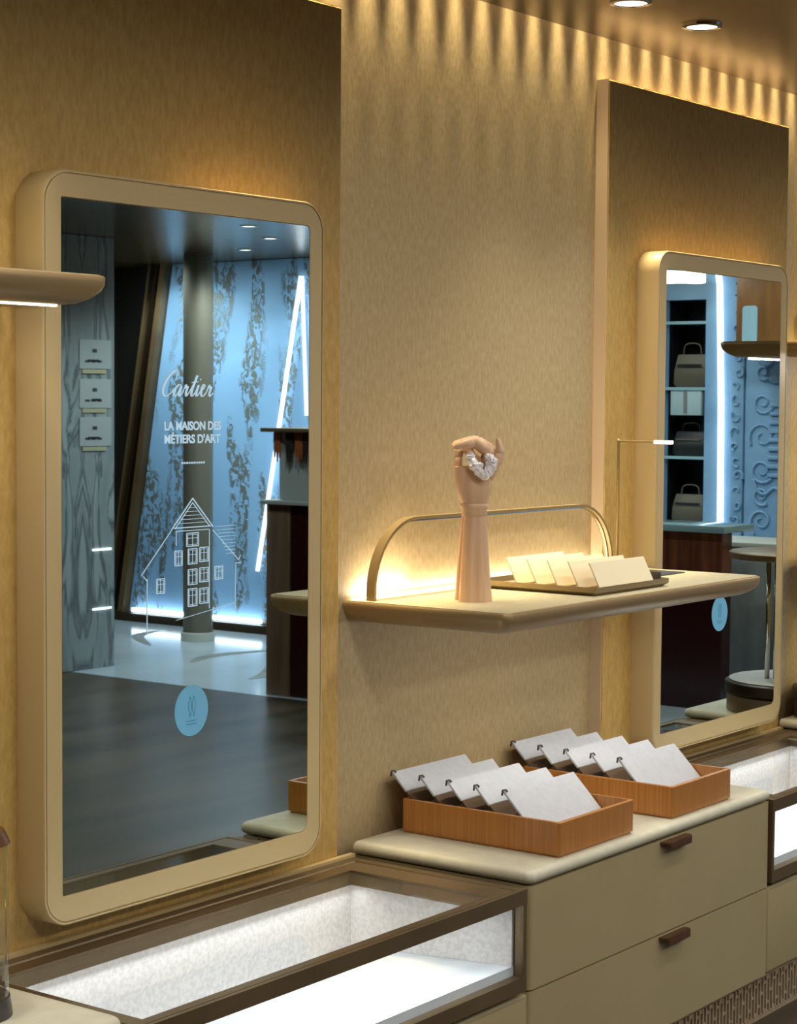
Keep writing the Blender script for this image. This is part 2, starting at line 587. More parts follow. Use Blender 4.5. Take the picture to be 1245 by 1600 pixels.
mir1, YG = make_mirror(0, 'tall rounded mirror on the left with white lettering and a house drawing on its glass')
mir2, _ = make_mirror(2.108, 'tall rounded mirror on the right, partly behind the low shelf, without lettering')


def ribbon(bm, pts, w_, y, t=.0004):
    """flat stroke on the mirror face through (x,z) points"""
    P = [Vector((p[0], p[1])) for p in pts]
    L, R_ = [], []
    for i, p in enumerate(P):
        d = (P[min(i+1, len(P)-1)]-P[max(i-1, 0)])
        d = d.normalized() if d.length > 0 else Vector((1, 0))
        ww = (w_[i] if isinstance(w_, list) else w_)/2
        n = Vector((-d.y, d.x))*ww
        L.append(p+n); R_.append(p-n)
    rings = [[(a.x, y, a.y), (b.x, y, b.y), (b.x, y-t, b.y), (a.x, y-t, a.y)] for a, b in zip(L, R_)]
    loft(bm, rings)


def script_word(bm, x0, z0, h, y):
    """cursive brand word, strokes written letter by letter in a unit of h, slanted"""
    sl_ = .32
    strokes = []
    C_ = [(1.02, 1.02), (1.12, 1.18), (1.02, 1.32), (.78, 1.30), (.42, .98), (.2, .55), (.22, .16), (.48, -.02), (.8, .1), (1.02, .34)]
    a_ = [(1.62, .5), (1.45, .6), (1.2, .42), (1.12, .16), (1.22, .0), (1.42, .1), (1.62, .5), (1.56, .14), (1.64, .0), (1.84, .2)]
    r_ = [(1.84, .2), (1.98, .58), (2.02, .44), (2.16, .5), (2.12, .18), (2.2, .0), (2.38, .2)]
    t_ = [(2.38, .2), (2.6, .62), (2.78, 1.1), (2.62, .5), (2.58, .12), (2.7, .0), (2.9, .2)]
    tb = [(2.42, .72), (2.98, .76)]
    i_ = [(2.9, .2), (3.04, .56), (2.98, .14), (3.08, .0), (3.26, .2)]
    idot = [(3.1, .84), (3.14, .92)]
    e_ = [(3.26, .2), (3.52, .4), (3.6, .56), (3.46, .6), (3.36, .36), (3.42, .06), (3.6, .0), (3.82, .2)]
    rr_ = [(3.82, .2), (3.96, .58), (4.0, .44), (4.16, .5), (4.1, .16), (4.2, .0), (4.42, .18)]
    for s_ in (C_, a_, r_, t_, tb, i_, idot, e_, rr_):
        q = catmull([(p[0]+sl_*p[1], p[1], 0) for p in s_], 6)
        pts = [(x0+v.x*h*.93, z0+v.y*h) for v in q]
        ws = []
        for i in range(len(pts)):
            a, b = pts[max(i-1, 0)], pts[min(i+1, len(pts)-1)]
            dz, dx_ = b[1]-a[1], b[0]-a[0]
            k = abs(dz)/(math.hypot(dz, dx_)+1e-9)
            ws.append(h*(.045+.115*(k if dz < 0 else .25*k)))
        ribbon(bm, pts, ws, y)


def text_mesh(name, body, size, x, z, y, par, m_, bold=0, xs=1.0, align='LEFT', rotz=0):
    c = bpy.data.curves.new(name, 'FONT')
    c.body, c.size, c.align_x, c.extrude, c.offset = body, size, align, .0003, bold
    to = bpy.data.objects.new(name, c)
    COL.objects.link(to)
    bpy.context.view_layer.update()
    me = bpy.data.meshes.new_from_object(to.evaluated_get(bpy.context.evaluated_depsgraph_get()))
    COL.objects.unlink(to)
    bpy.data.objects.remove(to)
    me.transform(Matrix.Translation((x, y, z)) @ Matrix.Rotation(rotz, 4, 'Z') @ Matrix.Rotation(PI/2, 4, 'X') @ Matrix.Diagonal((xs, 1, 1, 1)))
    me.materials.append(M[m_])
    o = bpy.data.objects.new(name, me)
    COL.objects.link(o)
    o.parent = par
    o.location = -Vector(par['org'])
    return o


YD = YG-.0004
bm = bmesh.new()
script_word(bm, 2.574, 1.505, .0345, YD)
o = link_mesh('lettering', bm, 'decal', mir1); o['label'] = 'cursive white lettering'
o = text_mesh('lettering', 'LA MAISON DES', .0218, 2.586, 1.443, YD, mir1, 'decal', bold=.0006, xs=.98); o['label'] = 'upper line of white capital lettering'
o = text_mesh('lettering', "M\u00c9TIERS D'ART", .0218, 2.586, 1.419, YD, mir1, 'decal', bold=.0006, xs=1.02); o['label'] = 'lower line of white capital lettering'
# faint tiny line below, too small to read: a row of short dashes
bm = bmesh.new()
x = 2.632
while x < 2.692:
    l = random.uniform(.003, .007)
    ribbon(bm, [(x, 1.3825), (x+l, 1.3825)], .0035, YD)
    x += l+.0022
link_mesh('small_caption', bm, 'decal', mir1)

# gabled town house in white outline
bm = bmesh.new()
LW = .0013


def ln(*p, w_=LW):
    ribbon(bm, list(p), w_, YD)


def rect(x0, x1, z0, z1, w_=LW):
    ln((x0, z0), (x1, z0), w_=w_); ln((x0, z1), (x1, z1), w_=w_); ln((x0, z0), (x0, z1), w_=w_); ln((x1, z0), (x1, z1), w_=w_)


ax = 2.662
ln((ax, 1.317), (ax-.056, 1.262), w_=.0022); ln((ax, 1.317), (ax+.056, 1.262), w_=.0022)
ln((ax, 1.309), (ax-.047, 1.263)); ln((ax, 1.309), (ax+.047, 1.263))
for i, zz in enumerate((1.300, 1.293, 1.286, 1.279, 1.272)):
    hw = (1.317-zz)*1.0-.006
    ln((ax-hw, zz), (ax+hw, zz), w_=.0008)
ln((ax-.05, 1.264), (ax+.05, 1.264), w_=.0018)
ln((ax-.044, 1.258), (ax+.044, 1.258))
ln((ax-.044, 1.258), (ax-.044, 1.232)); ln((ax+.046, 1.258), (ax+.046, 1.110))


def window(cx, z0, wd, ht):
    rect(cx-wd/2, cx+wd/2, z0, z0+ht, .0016)
    rect(cx-wd/2+.003, cx+wd/2-.003, z0+.003, z0+ht-.003, .0007)
    ln((cx, z0), (cx, z0+ht), w_=.0008); ln((cx-wd/2, z0+ht*.62), (cx+wd/2, z0+ht*.62), w_=.0008)


window(ax, 1.229, .032, .024)
for zz in (1.196, 1.158, 1.118):
    window(ax, zz, .024, .028 if zz > 1.12 else .032)
    window(ax+.031, zz+.003, .024, .026 if zz > 1.12 else .028)
window(ax-.038, 1.195, .02, .027); window(ax+.072, 1.163, .022, .024); window(ax-.085, 1.148, .021, .026)
# flanking roofs
ln((ax-.055, 1.262), (ax-.135, 1.183)); ln((ax+.055, 1.256), (ax+.128, 1.196))
for i in range(9):
    zz = 1.262-i*.0065
    ln((ax+.062+i*.004, zz), (ax+.118, zz), w_=.0007)
ln((ax+.128, 1.196), (ax+.134, 1.205)); ln((ax+.12, 1.188), (ax+.118, 1.100))
ln((ax+.134, 1.190), (ax+.118, 1.190)); ln((ax-.13, 1.182), (ax-.12, 1.172)); ln((ax-.12, 1.176), (ax-.12, 1.075))
ln((ax-.12, 1.085), (ax-.07, 1.079)); ln((ax-.044, 1.095), (ax+.118, 1.115), w_=.0007)
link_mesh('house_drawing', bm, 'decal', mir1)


def sticker(par, cx, cz):
    pts = [(cx+.0455*math.cos(2*PI*k/40), cz+.0475*math.sin(2*PI*k/40)) for k in range(40)]
    bm = bmesh.new()
    extrude_outline(bm, pts, 'xz', YG-.0002, YG-.0007)
    s_ = link_mesh('round_sticker', bm, 'sticker', par)
    bm = bmesh.new()
    for (dx_, dz_) in ((-.004, 0), (.006, .002)):
        ribbon(bm, [(v.x, v.y) for v in catmull([(cx+dx_, cz-.012, 0), (cx+dx_-.004, cz+.008, 0), (cx+dx_, cz+.026, 0), (cx+dx_+.004, cz+.010, 0), (cx+dx_+.001, cz-.01, 0)], 5)], .0014, YG-.0007)
    for k in range(2):
        ribbon(bm, [(cx-.014, cz-.019-k*.006), (cx+.014, cz-.019-k*.006)], .0018, YG-.0007)
    p_ = link_mesh('printed_mark', bm, 'sticker_mark', par)
    p_.parent = s_
    p_.location = (0, 0, 0)


sticker(mir1, 2.659, .924)
sticker(mir2, 4.764, .928)


# ------------------------------------------------------------------ floating shelves
def make_shelf(x0, x1, z, depth, label, led=False, y_back=-.0005, notch=None):
    t = thing('floating_shelf', label, 'shelf', ((x0+x1)/2, y_back, z-.045))
    bm = bmesh.new()

    def ring(ins, zz, r):
        o_ = rrect(x0+ins, x1-ins, -depth+ins, y_back, (r, r, .0001, .0001), 8)
        if notch:      # step the back edge around the padded wall panel
            o_ = [(px, min(py, -.0375) if px > notch else py) for px, py in o_]
            res = []
            for i, p in enumerate(o_):
                q = o_[(i+1) % len(o_)]
                res.append(p)
                if p[0] > notch and q[0] < notch and p[1] > -.1:
                    res += [(notch-.0005, -.0375), (notch-.0005, y_back)]
            o_ = res
        return [(px, py, zz) for px, py in o_]
    loft(bm, [ring(0.003, z, .022), ring(0, z-.003, .025), ring(.001, z-.014, .024), ring(.006, z-.024, .020), ring(.018, z-.036, .02), ring(.034, z-.044, .02), ring(.05, z-.046, .02)])
    auto_smooth(link_mesh('shelf_body', bm, 'shelf_edge', t), 60)
    bm = bmesh.new()
    o_ = rrect(x0+.008, x1-.008, -depth+.008, y_back-.002, (.018, .018, .001, .001), 8)
    if notch:
        o_ = rrect(x0+.008, x1-.008, -depth+.008, -.0395, (.018, .018, .001, .001), 8)
    extrude_outline(bm, o_, 'xy', z-.001, z+.0015)
    if notch:
        add_box(bm, x0+.008, notch-.003, -.0395, y_back-.002, z-.001, z+.0015)
    link_mesh('leather_top', bm, 'shelf', t)
    if led:
        part_box('led_strip', t, 'led_warm', [(x0+.08, x1-.06, -depth+.062, -depth+.072, z-.049, z-.045)])
        area(((x0+x1)/2, -depth+.067, z-.0495), led, (1, .95, .88), x1-x0-.16, .010, (0, .35, -1))
    return t


SZ = 1.075
make_shelf(3.238, 4.383, SZ, .415, 'wide beige shelf at mid height holding the wooden hand and the card tray', led=2.5, notch=4.252)
make_shelf(1.13, 2.245, 1.694, .31, 'high beige shelf at the left edge crossing the left mirror', led=2.8, notch=2.145)
make_shelf(5.335, 6.49, 1.683, .415, 'high shelf at the right edge beyond the right mirror', led=7.0, notch=6.36)

# warm strip light along the wall behind the shelf
bm = bmesh.new()
add_box(bm, 3.262, 4.24, -.018, -.006, SZ+.0017, SZ+.006)
o = link_mesh('led_strip', bm, 'led_warm')
tag(o, 'warm strip light lying along the wall at the back of the mid shelf', 'strip light')
area((3.75, -.014, SZ+.010), .8, (1, .88, .68), .96, .012, (0, .25, 1))
area((3.37, -.018, SZ+.010), .6, (1, .88, .68), .16, .012, (0, .25, 1))

# arched metal rail
ar = thing('arched_rail', 'champagne metal arch standing on the shelf against the wall', 'rail', (3.76, -.04, SZ+.0015))
out_p, in_p = [], []
xa, xb, zt, R = 3.268, 4.258, 1.249, .155


def arch_pts(ins):
    p = [(xa+ins, SZ+.0015)]
    for k in range(13):
        a = PI-.5*PI*k/12
        p.append((xa+R+(R-ins)*math.cos(a), zt-R+(R-ins)*math.sin(a)))
    for k in range(13):
        a = .5*PI-.5*PI*k/12
        p.append((xb-R+(R-ins)*math.cos(a), zt-R+(R-ins)*math.sin(a)))
    p.append((xb-ins, SZ+.0015))
    return p


def band(bm, A, B, y0, y1):
    rings = [[(a[0], y0, a[1]), (b[0], y0, b[1]), (b[0], y1, b[1]), (a[0], y1, a[1])] for a, b in zip(A, B)]
    loft(bm, rings)


bm = bmesh.new(); band(bm, arch_pts(0), arch_pts(.007), -.062, -.040)
auto_smooth(link_mesh('arch_band', bm, 'arch', ar), 40)
bm = bmesh.new(); band(bm, arch_pts(.0075), arch_pts(.0105), -.052, -.047)
auto_smooth(link_mesh('inner_rim', bm, 'chrome', ar), 40)

# reading lamp at the back of the shelf
lp = thing('table_lamp', 'slim brass lamp with a thin vertical post and short horizontal arm', 'lamp', (4.232, -.1, SZ+.0015))
part_box('base_plate', lp, 'clip', [(4.19, 4.315, -.235, -.075, SZ+.0016, SZ+.0046)], .001)
bm = bmesh.new(); tube(bm, [(4.232, -.088, SZ+.004), (4.232, -.088, 1.395), (4.232, -.0885, 1.408)], .0035, 10)
link_mesh('post', bm, 'arch', lp, True)
part_box('arm', lp, 'arch', [(4.228, 4.237, -.232, -.086, 1.400, 1.4045)], .001)
part_box('lamp_head', lp, 'lamp_disc', [(4.225, 4.24, -.238, -.190, 1.3975, 1.406)], .002)

# ------------------------------------------------------------------ wooden hand on the shelf
TH = -.933     # local X runs along the shelf towards the right of the hand, local Y behind it
hand = thing('mannequin_hand', 'tall jointed beech wood display hand with curled fingers standing on the shelf', 'display hand', (3.410, -.222, SZ+.0015))
hand.rotation_euler = (0, 0, TH)


def lobed(cx, cy, rx, ry, z, n=40, amp=.035, k=8, sq=2.6):
    pts = []
    for i in range(n):
        a = 2*PI*i/n
        c, s = math.cos(a), math.sin(a)
        rr_ = (abs(c)**sq+abs(s)**sq)**(-1/sq)
        rr_ *= 1-amp*abs(math.cos(k*a/2))
        pts.append((cx+rx*rr_*c, cy+ry*rr_*s, z))
    return pts


def hpart(name, bm, m_, deg=35):
    o = link_mesh(name, bm, m_, hand, loc=(0, 0, 0))
    auto_smooth(o, deg)
    return o


bm = bmesh.new()
loft(bm, [lobed(0, 0, .0365, .032, 0), lobed(0, 0, .0368, .032, .003), lobed(-.0005, 0, .0345, .030, .03), lobed(-.0015, 0, .0295, .026, .10), lobed(-.002, 0, .0255, .023, .165), lobed(-.002, 0, .0240, .021, .182)])
hpart('stand', bm, 'beech')
bm = bmesh.new()
loft(bm, [lobed(-.030, .030, .013, .014, 0, amp=0), lobed(-.027, .028, .010, .012, .09, amp=0), lobed(-.022, .02, .008, .010, .18, amp=0)])
hpart('stand_rib', bm, 'beech')
bm = bmesh.new()
loft(bm, [lobed(-.004, 0, .0265, .022, .182, amp=0), lobed(-.004, 0, .0275, .023, .186, amp=0), lobed(-.004, 0, .027, .023, .194, amp=0), lobed(-.004, 0, .029, .024, .197, amp=0), lobed(-.004, 0, .0305, .0245, .203, amp=0), lobed(-.004, 0, .028, .023, .207, amp=0)])
hpart('wrist_collar', bm, 'beech')
# carved palm: narrow at the wrist, wide and square at the knuckles
bm = bmesh.new()
loft(bm, [lobed(-.004, 0, .026, .021, .205, amp=0), lobed(-.005, 0, .031, .024, .215, amp=.01), lobed(-.006, .001, .0385, .027, .240, amp=.03, sq=3), lobed(-.007, .002, .0415, .027, .262, amp=.03, sq=3.4),
          [(p[0], p[1], p[2]-max(0, p[0]+.014)*.62) for p in lobed(-.007, .003, .0415, .025, .284, amp=.03, sq=3.6)],
          [(p[0], p[1], p[2]-max(0, p[0]+.014)*.62) for p in lobed(-.007, .003, .036, .019, .2855, amp=.03, sq=3.6)]])
hpart('palm', bm, 'beech', 28)


def finger(name, pts, rad, m_='beech'):
    """segments of a jointed finger with ball joints between them"""
    P = [Vector(p) for p in pts]
    bm = bmesh.new()
    for i in range(len(P)-1):
        a, b = P[i], P[i+1]
        r1, r2 = rad[i], rad[i+1]
        d = b-a
        q = [a+d*t for t in (.02, .12, .5, .86, 1.0)]
        rr_ = [r1*.78, r1*1.0, (r1+r2)/2*.98, r2*1.0, r2*.74]
        tube(bm, q, rr_, 12)
        t_ = bmesh.new()
        bmesh.ops.create_uvsphere(t_, u_segments=12, v_segments=8, radius=r1*.86, matrix=Matrix.Translation(a))
        merge(bm, t_)
    t_ = bmesh.new()
    bmesh.ops.create_uvsphere(t_, u_segments=12, v_segments=8, radius=rad[-1]*.76, matrix=Matrix.Translation(P[-1]))
    merge(bm, t_)
    return hpart(name, bm, m_, 45)


# four fingers rise behind the ornament from the palm and fold flat over it towards the left
for i, (y0, dz, dx) in enumerate(((-.013, 0, 0), (.002, .003, .003), (.016, .002, -.002), (.028, -.004, .004))):
    last = (-.046+dx, y0-.006, .326+dz) if i in (0, 2) else (-.030+dx, y0-.010, .333+dz)
    ch = [(.014+dx, y0*.6+.004, .266), (.028+dx, y0, .316+dz), (-.004+dx, y0-.002, .336+dz), last]
    if i in (1, 3):
        ch += [(-.012+dx, y0-.012, .304), (.004+dx, y0-.006, .296)]
    finger('finger', ch, [.012, .013, .0125, .0105, .0095, .0085])
finger('finger', [(-.040, .004, .282), (-.038, .006, .306), (-.034, .004, .320), (-.024, .002, .324)], [.0085, .009, .008, .007])
th = finger('thumb', [(.024, -.006, .258), (.041, -.012, .292), (.050, -.013, .314), (.044, -.015, .341)], [.0115, .011, .0095, .0060])
# white crumpled ornament held in the hand
bm = bmesh.new()
c_ = catmull([(-.017, -.032, .313), (-.011, -.035, .297), (.001, -.037, .278), (.012, -.037, .268), (.023, -.034, .274), (.032, -.030, .292), (.030, -.030, .303), (.020, -.034, .300)], 5)
rnd = random.Random(4)
tube(bm, c_, [.0085+.003*rnd.random() for _ in c_], 9)
for v in bm.verts:
    v.co += Vector((rnd.uniform(-1, 1), rnd.uniform(-1, 1), rnd.uniform(-1, 1)))*.0022
for (a, b, c) in ((.024, -.032, .292), (.006, -.036, .288), (-.012, -.034, .306)):
    t_ = bmesh.new(); bmesh.ops.create_icosphere(t_, subdivisions=1, radius=.0085, matrix=Matrix.Translation((a, b, c)))
    merge(bm, t_)
orn = link_mesh('lace_ornament', bm, 'white_gloss')
orn.location = hand.location
orn.rotation_euler = hand.rotation_euler
tag(orn, 'white glossy crumpled ornament held between the fingers of the wooden hand', 'ornament')

# ------------------------------------------------------------------ card tray on the shelf
X0, X1, Y0, Y1 = 3.655, 3.985, -.372, -.050
ZB = SZ+.0015
tr_ = thing('display_tray', 'shallow olive metal tray of cream cards on the mid shelf', 'tray', ((X0+X1)/2, (Y0+Y1)/2, ZB))
bm = bmesh.new()
o0 = rrect(X0+.012, X1-.012, Y0+.012, Y1-.012, .004, 3)
o1 = rrect(X0, X1, Y0, Y1, .006, 3)
o1i = rrect(X0+.003, X1-.003, Y0+.003, Y1-.003, .004, 3)
o0i = rrect(X0+.014, X1-.014, Y0+.014, Y1-.014, .003, 3)
loft(bm, [[(x, y, ZB) for x, y in o0], [(x, y, ZB+.008) for x, y in o1], [(x, y, ZB+.019) for x, y in o1], [(x, y, ZB+.019) for x, y in o1i], [(x, y, ZB+.006) for x, y in o0i]])
auto_smooth(link_mesh('tray_body', bm, 'tray_metal', tr_), 40)
part_box('liner', tr_, 'suede', [(X0+.016, X1-.016, Y0+.016, Y1-.016, ZB+.0061, ZB+.0085)])
# raised end wall with a notch at the right
part_box('end_grip', tr_, 'clip', [(X1-.012, X1-.004, Y0+.02, Y0+.13, ZB+.012, ZB+.032), (X1-.012, X1-.004, Y0+.13, Y0+.20, ZB+.012, ZB+.026)], .0015)
cards = []
for k in range(5):
    yt = -.118-.054*k
    bm = bmesh.new()
    rot = Matrix.Translation((0, yt-.035, ZB+.012)) @ Matrix.Rotation(math.radians(-27), 4, 'X')
    t_ = bmesh.new()
    add_box(t_, X0+.022, X0+.262, -.002, .002, 0, .066, bev=.0015)
    bmesh.ops.transform(t_, matrix=rot, verts=t_.verts[:])
    merge(bm, t_)
    # folded foot holding the card up
    add_box(bm, X0+.03, X0+.255, yt-.032, yt+.004, ZB+.009, ZB+.0115)
    o = link_mesh('display_card', bm, 'card')
    tag(o, ['cream display card at the back of the metal tray, nearest the wall', 'second cream card from the wall in the metal tray', 'middle cream card of the five in the metal tray',
            'fourth cream card from the wall in the metal tray', 'cream display card at the front of the metal tray, nearest the shelf edge'][k], 'card', 'cream cards in the shelf tray')


# ------------------------------------------------------------------ drawer cabinets
YC = -.480
ZT = .567


def make_cabinet(x0, x1, label, name='drawer_cabinet', handles=True):
    t = thing(name, label, 'cabinet', ((x0+x1)/2, -.24, 0))
    part_box('body', t, 'lacquer', [(x0+.004, x1-.004, YC+.022, -.040, .108, .538)])
    bm = bmesh.new()
    # soft leather worktop with a full rounded nosing
    n = 8
    rings = []
    for k in range(n+1):
        a = -PI/2+PI*k/n
        ins = .0135*(1-math.cos(a))
        o_ = rrect(x0-.004+ins, x1+.004-ins, YC-.006+ins, -.039, (.018-ins*.5, .018-ins*.5, .0005, .0005), 6)
        rings.append([(x, y, .5535+.0135*math.sin(a)) for x, y in o_])
    loft(bm, rings)
    auto_smooth(link_mesh('worktop', bm, 'leather', t), 50)
    for k, (za, zb) in enumerate(((.328, .5375), (.112, .3245))):
        bm = bmesh.new()
        o_ = rrect(x0, x1, YC, YC+.05, (.014, .004, .0005, .0005), 6)
        extrude_outline(bm, o_, 'xy', za, zb)
        d = auto_smooth(link_mesh('drawer', bm, 'lacquer', t), 40)
        if handles:
            hx_ = x0+.586
            bm = bmesh.new()
            tab = rrect(hx_-.058, hx_+.058, YC-.020, YC+.004, (.010, .010, .0005, .0005), 5)
            extrude_outline(bm, tab, 'xy', zb-.0085, zb-.0035)
            add_box(bm, hx_-.046, hx_+.052, YC-.021, YC-.0165, zb-.022, zb-.0035, bev=.0015)
            h = auto_smooth(link_mesh('handle', bm, 'handle', t), 40)
            h.parent = d
            h.location = (0, 0, 0)
            h['label'] = 'bronze tab handle'
    return t


make_cabinet(3.233, 4.300, 'beige two-drawer cabinet in the middle carrying both wooden trays')
make_cabinet(1.05, 2.092, 'beige cabinet at the bottom left corner beside the lit vitrine')
make_cabinet(5.282, 6.34, 'beige cabinet at the right edge beyond the right vitrine')
# back upstand the wall panels and cases stand behind
o = struct('trim_5', [(-1.5, 7.4, -.040, -.0375, .30, .5395), (2.14, 3.22, -.052, -.0385, .500, .546), (4.31, 5.275, -.052, -.0385, .500, .546)], 'frame')


def make_grille(x0, x1, label):
    t = thing('base_grille', label, 'grille', ((x0+x1)/2, YC+.05, 0))
    part_box('back_panel', t, 'groove', [(x0, x1, YC+.030, YC+.060, .004, .1075)])
    bm = bmesh.new()
    yf, yb = YC+.012, YC+.030
    add_box(bm, x0, x1, yf, yb, .100, .1075); add_box(bm, x0, x1, yf, yb, 0, .010)
    n = int((x1-x0)/.0165)
    for i in range(n+1):
        x = x0+(x1-x0)*i/n
        add_box(bm, x-.0028, x+.0028, yf, yb, .008, .102)
        if i < n:
            x2 = x0+(x1-x0)*(i+1)/n
            zz = (.032, .060, .084)[i % 3]
            add_box(bm, x, x2, yf+.001, yb, zz-.0035, zz+.0035)
            if i % 3 == 0:
                add_box(bm, x, x2, yf+.001, yb, .0895, .101)
            if i % 3 == 2:
                add_box(bm, x, x2, yf+.001, yb, .009, .018)
    link_mesh('fretwork', bm, 'suede', t)
    return t


make_grille(3.24, 5.275, 'fretwork ventilation grille along the floor under the drawers')


# ------------------------------------------------------------------ glass vitrines
def make_vitrine(x0, x1, label):
    t = thing('glass_vitrine', label, 'display case', ((x0+x1)/2, -.27, .335))
    YV0, YV1 = -.488, -.053
    zt = .540
    bx0, bx1, by0, by1 = x0+.062, x1-.094, -.458, -.120      # glazed opening in the top
    # top frame: stepped bronze moulding
    bm = bmesh.new()

    def fr_ring(a, b, c, d, z):
        return [(a, c, z), (b, c, z), (b, d, z), (a, d, z)]
    loft(bm, [fr_ring(x0, x1, YV0, YV1, zt-.030), fr_ring(x0, x1, YV0, YV1, zt), fr_ring(x0+.022, x1-.022, YV0+.008, YV1-.022, zt), fr_ring(x0+.024, x1-.024, YV0+.009, YV1-.024, zt-.003),
              fr_ring(x0+.030, x1-.030, YV0+.010, YV1-.030, zt-.003), fr_ring(x0+.032, x1-.032, YV0+.011, YV1-.032, zt), fr_ring(bx0, bx1, by0, by1, zt), fr_ring(bx0, bx1, by0, by1, zt-.030),
              fr_ring(x0, x1, YV0, YV1, zt-.030)], cap0=False, cap1=False)
    link_mesh('top_frame', bm, 'bronze', t)
    part_box('corner_post', t, 'bronze', [(x1-.012, x1, YV0+.001, YV0+.02, .366, zt-.0305)])
    part_box('corner_post', t, 'bronze', [(x0, x0+.012, YV0+.001, YV0+.02, .366, zt-.0305)])
    part_box('bottom_rail', t, 'bronze', [(x0, x1, YV0, YV0+.022, .336, .366), (x0+.002, x1-.002, YV0+.022, YV1, .336, .352)])
    part_box('top_glass', t, 'glass', [(bx0+.0005, bx1-.0005, by0+.0005, by1-.0005, zt-.009, zt-.003)])
    part_box('front_glass', t, 'glass', [(x0+.0125, x1-.0125, YV0+.004, YV0+.010, .3665, zt-.0305)])
    # linen-lined walls and pale floor
    part_box('back_liner', t, 'case_liner', [(bx0-.03, bx1+.004, by1, by1+.01, .384, zt-.0305)])
    bm = bmesh.new()
    extrude_outline(bm, [(bx1, by1-.0005), (x1-.018, -.464), (x1-.013, -.464), (bx1+.008, by1-.0005)], 'xy', .3845, zt-.0305)
    link_mesh('side_liner', bm, 'case_liner', t)
    part_box('side_liner', t, 'case_liner', [(bx0-.008, bx0, -.455, by1, .384, zt-.0305)])
    part_box('display_floor', t, 'case_floor', [(x0+.012, x1-.012, YV0+.0235, YV1-.004, .3525, .384)])
    part_box('led_strip', t, 'led', [(bx0+.005, bx1-.005, by0-.012, by0-.004, zt-.0345, zt-.0305)])
    xm = (bx0+bx1)/2
    area((xm, by0-.008, zt-.036), VIT_W, COOL, bx1-bx0-.02, .010, (0, .55, -1))
    area((xm, by1-.022, zt-.034), VIT_W*.5, COOL, bx1-bx0-.02, .008, (0, -.35, -1))
    return t


make_vitrine(2.098, 3.212, 'lit glass vitrine with bronze frame under the left mirror, white inside')
make_vitrine(4.308, 5.274, 'lit glass vitrine with bronze frame at the right, under the right mirror')


def low_cabinet(x0, x1, label):
    t = thing('low_cabinet', label, 'cabinet', ((x0+x1)/2, -.26, 0))
    bm = bmesh.new()
    add_box(bm, x0, x1, YC, YC+.02, .112, .3245, bev=.006, seg=3)
    auto_smooth(link_mesh('drawer', bm, 'lacquer', t), 40)
    part_box('body', t, 'lacquer', [(x0+.002, x1-.002, YC+.0205, -.041, .1085, .3355)])
    return t


low_cabinet(4.303, 5.277, 'plain beige low cabinet carrying the right vitrine')
low_cabinet(2.096, 3.229, 'plain beige low cabinet carrying the left vitrine')


# ------------------------------------------------------------------ wooden trays and earring pads
def make_wood_tray(x0, x1, label):
    y0, y1, z0, z1 = -.462, -.062, ZT+.0003, .640
    t = thing('wooden_tray', label, 'tray', ((x0+x1)/2, (y0+y1)/2, z0))
    bm = bmesh.new()
    o_ = rrect(x0, x1, y0, y1, .006, 4)
    i_ = rrect(x0+.009, x1-.009, y0+.009, y1-.009, .004, 4)
    loft(bm, [[(x, y, z0) for x, y in rrect(x0+.004, x1-.004, y0+.004, y1-.004, .004, 4)], [(x, y, z0+.004) for x, y in rrect(x0+.004, x1-.004, y0+.004, y1-.004, .004, 4)],
              [(x, y, z0+.0045) for x, y in o_], [(x, y, z1-.001) for x, y in o_],
              [(x, y, z1) for x, y in rrect(x0+.001, x1-.001, y0+.001, y1-.001, .005, 4)], [(x, y, z1) for x, y in i_], [(x, y, z0+.010) for x, y in i_]])
    auto_smooth(link_mesh('tray_box', bm, 'walnut', t), 40)
    part_box('liner', t, 'suede', [(x0+.0095, x1-.0095, y0+.0095, y1-.0095, z0+.0101, z0+.034)])
    return t


make_wood_tray(3.371, 3.676, 'orange-brown wooden tray nearest the camera with five grey pads')
make_wood_tray(3.847, 4.134, 'orange-brown wooden tray further right, at the far end of the drawer cabinet')

ang = math.radians(45)
L = .104


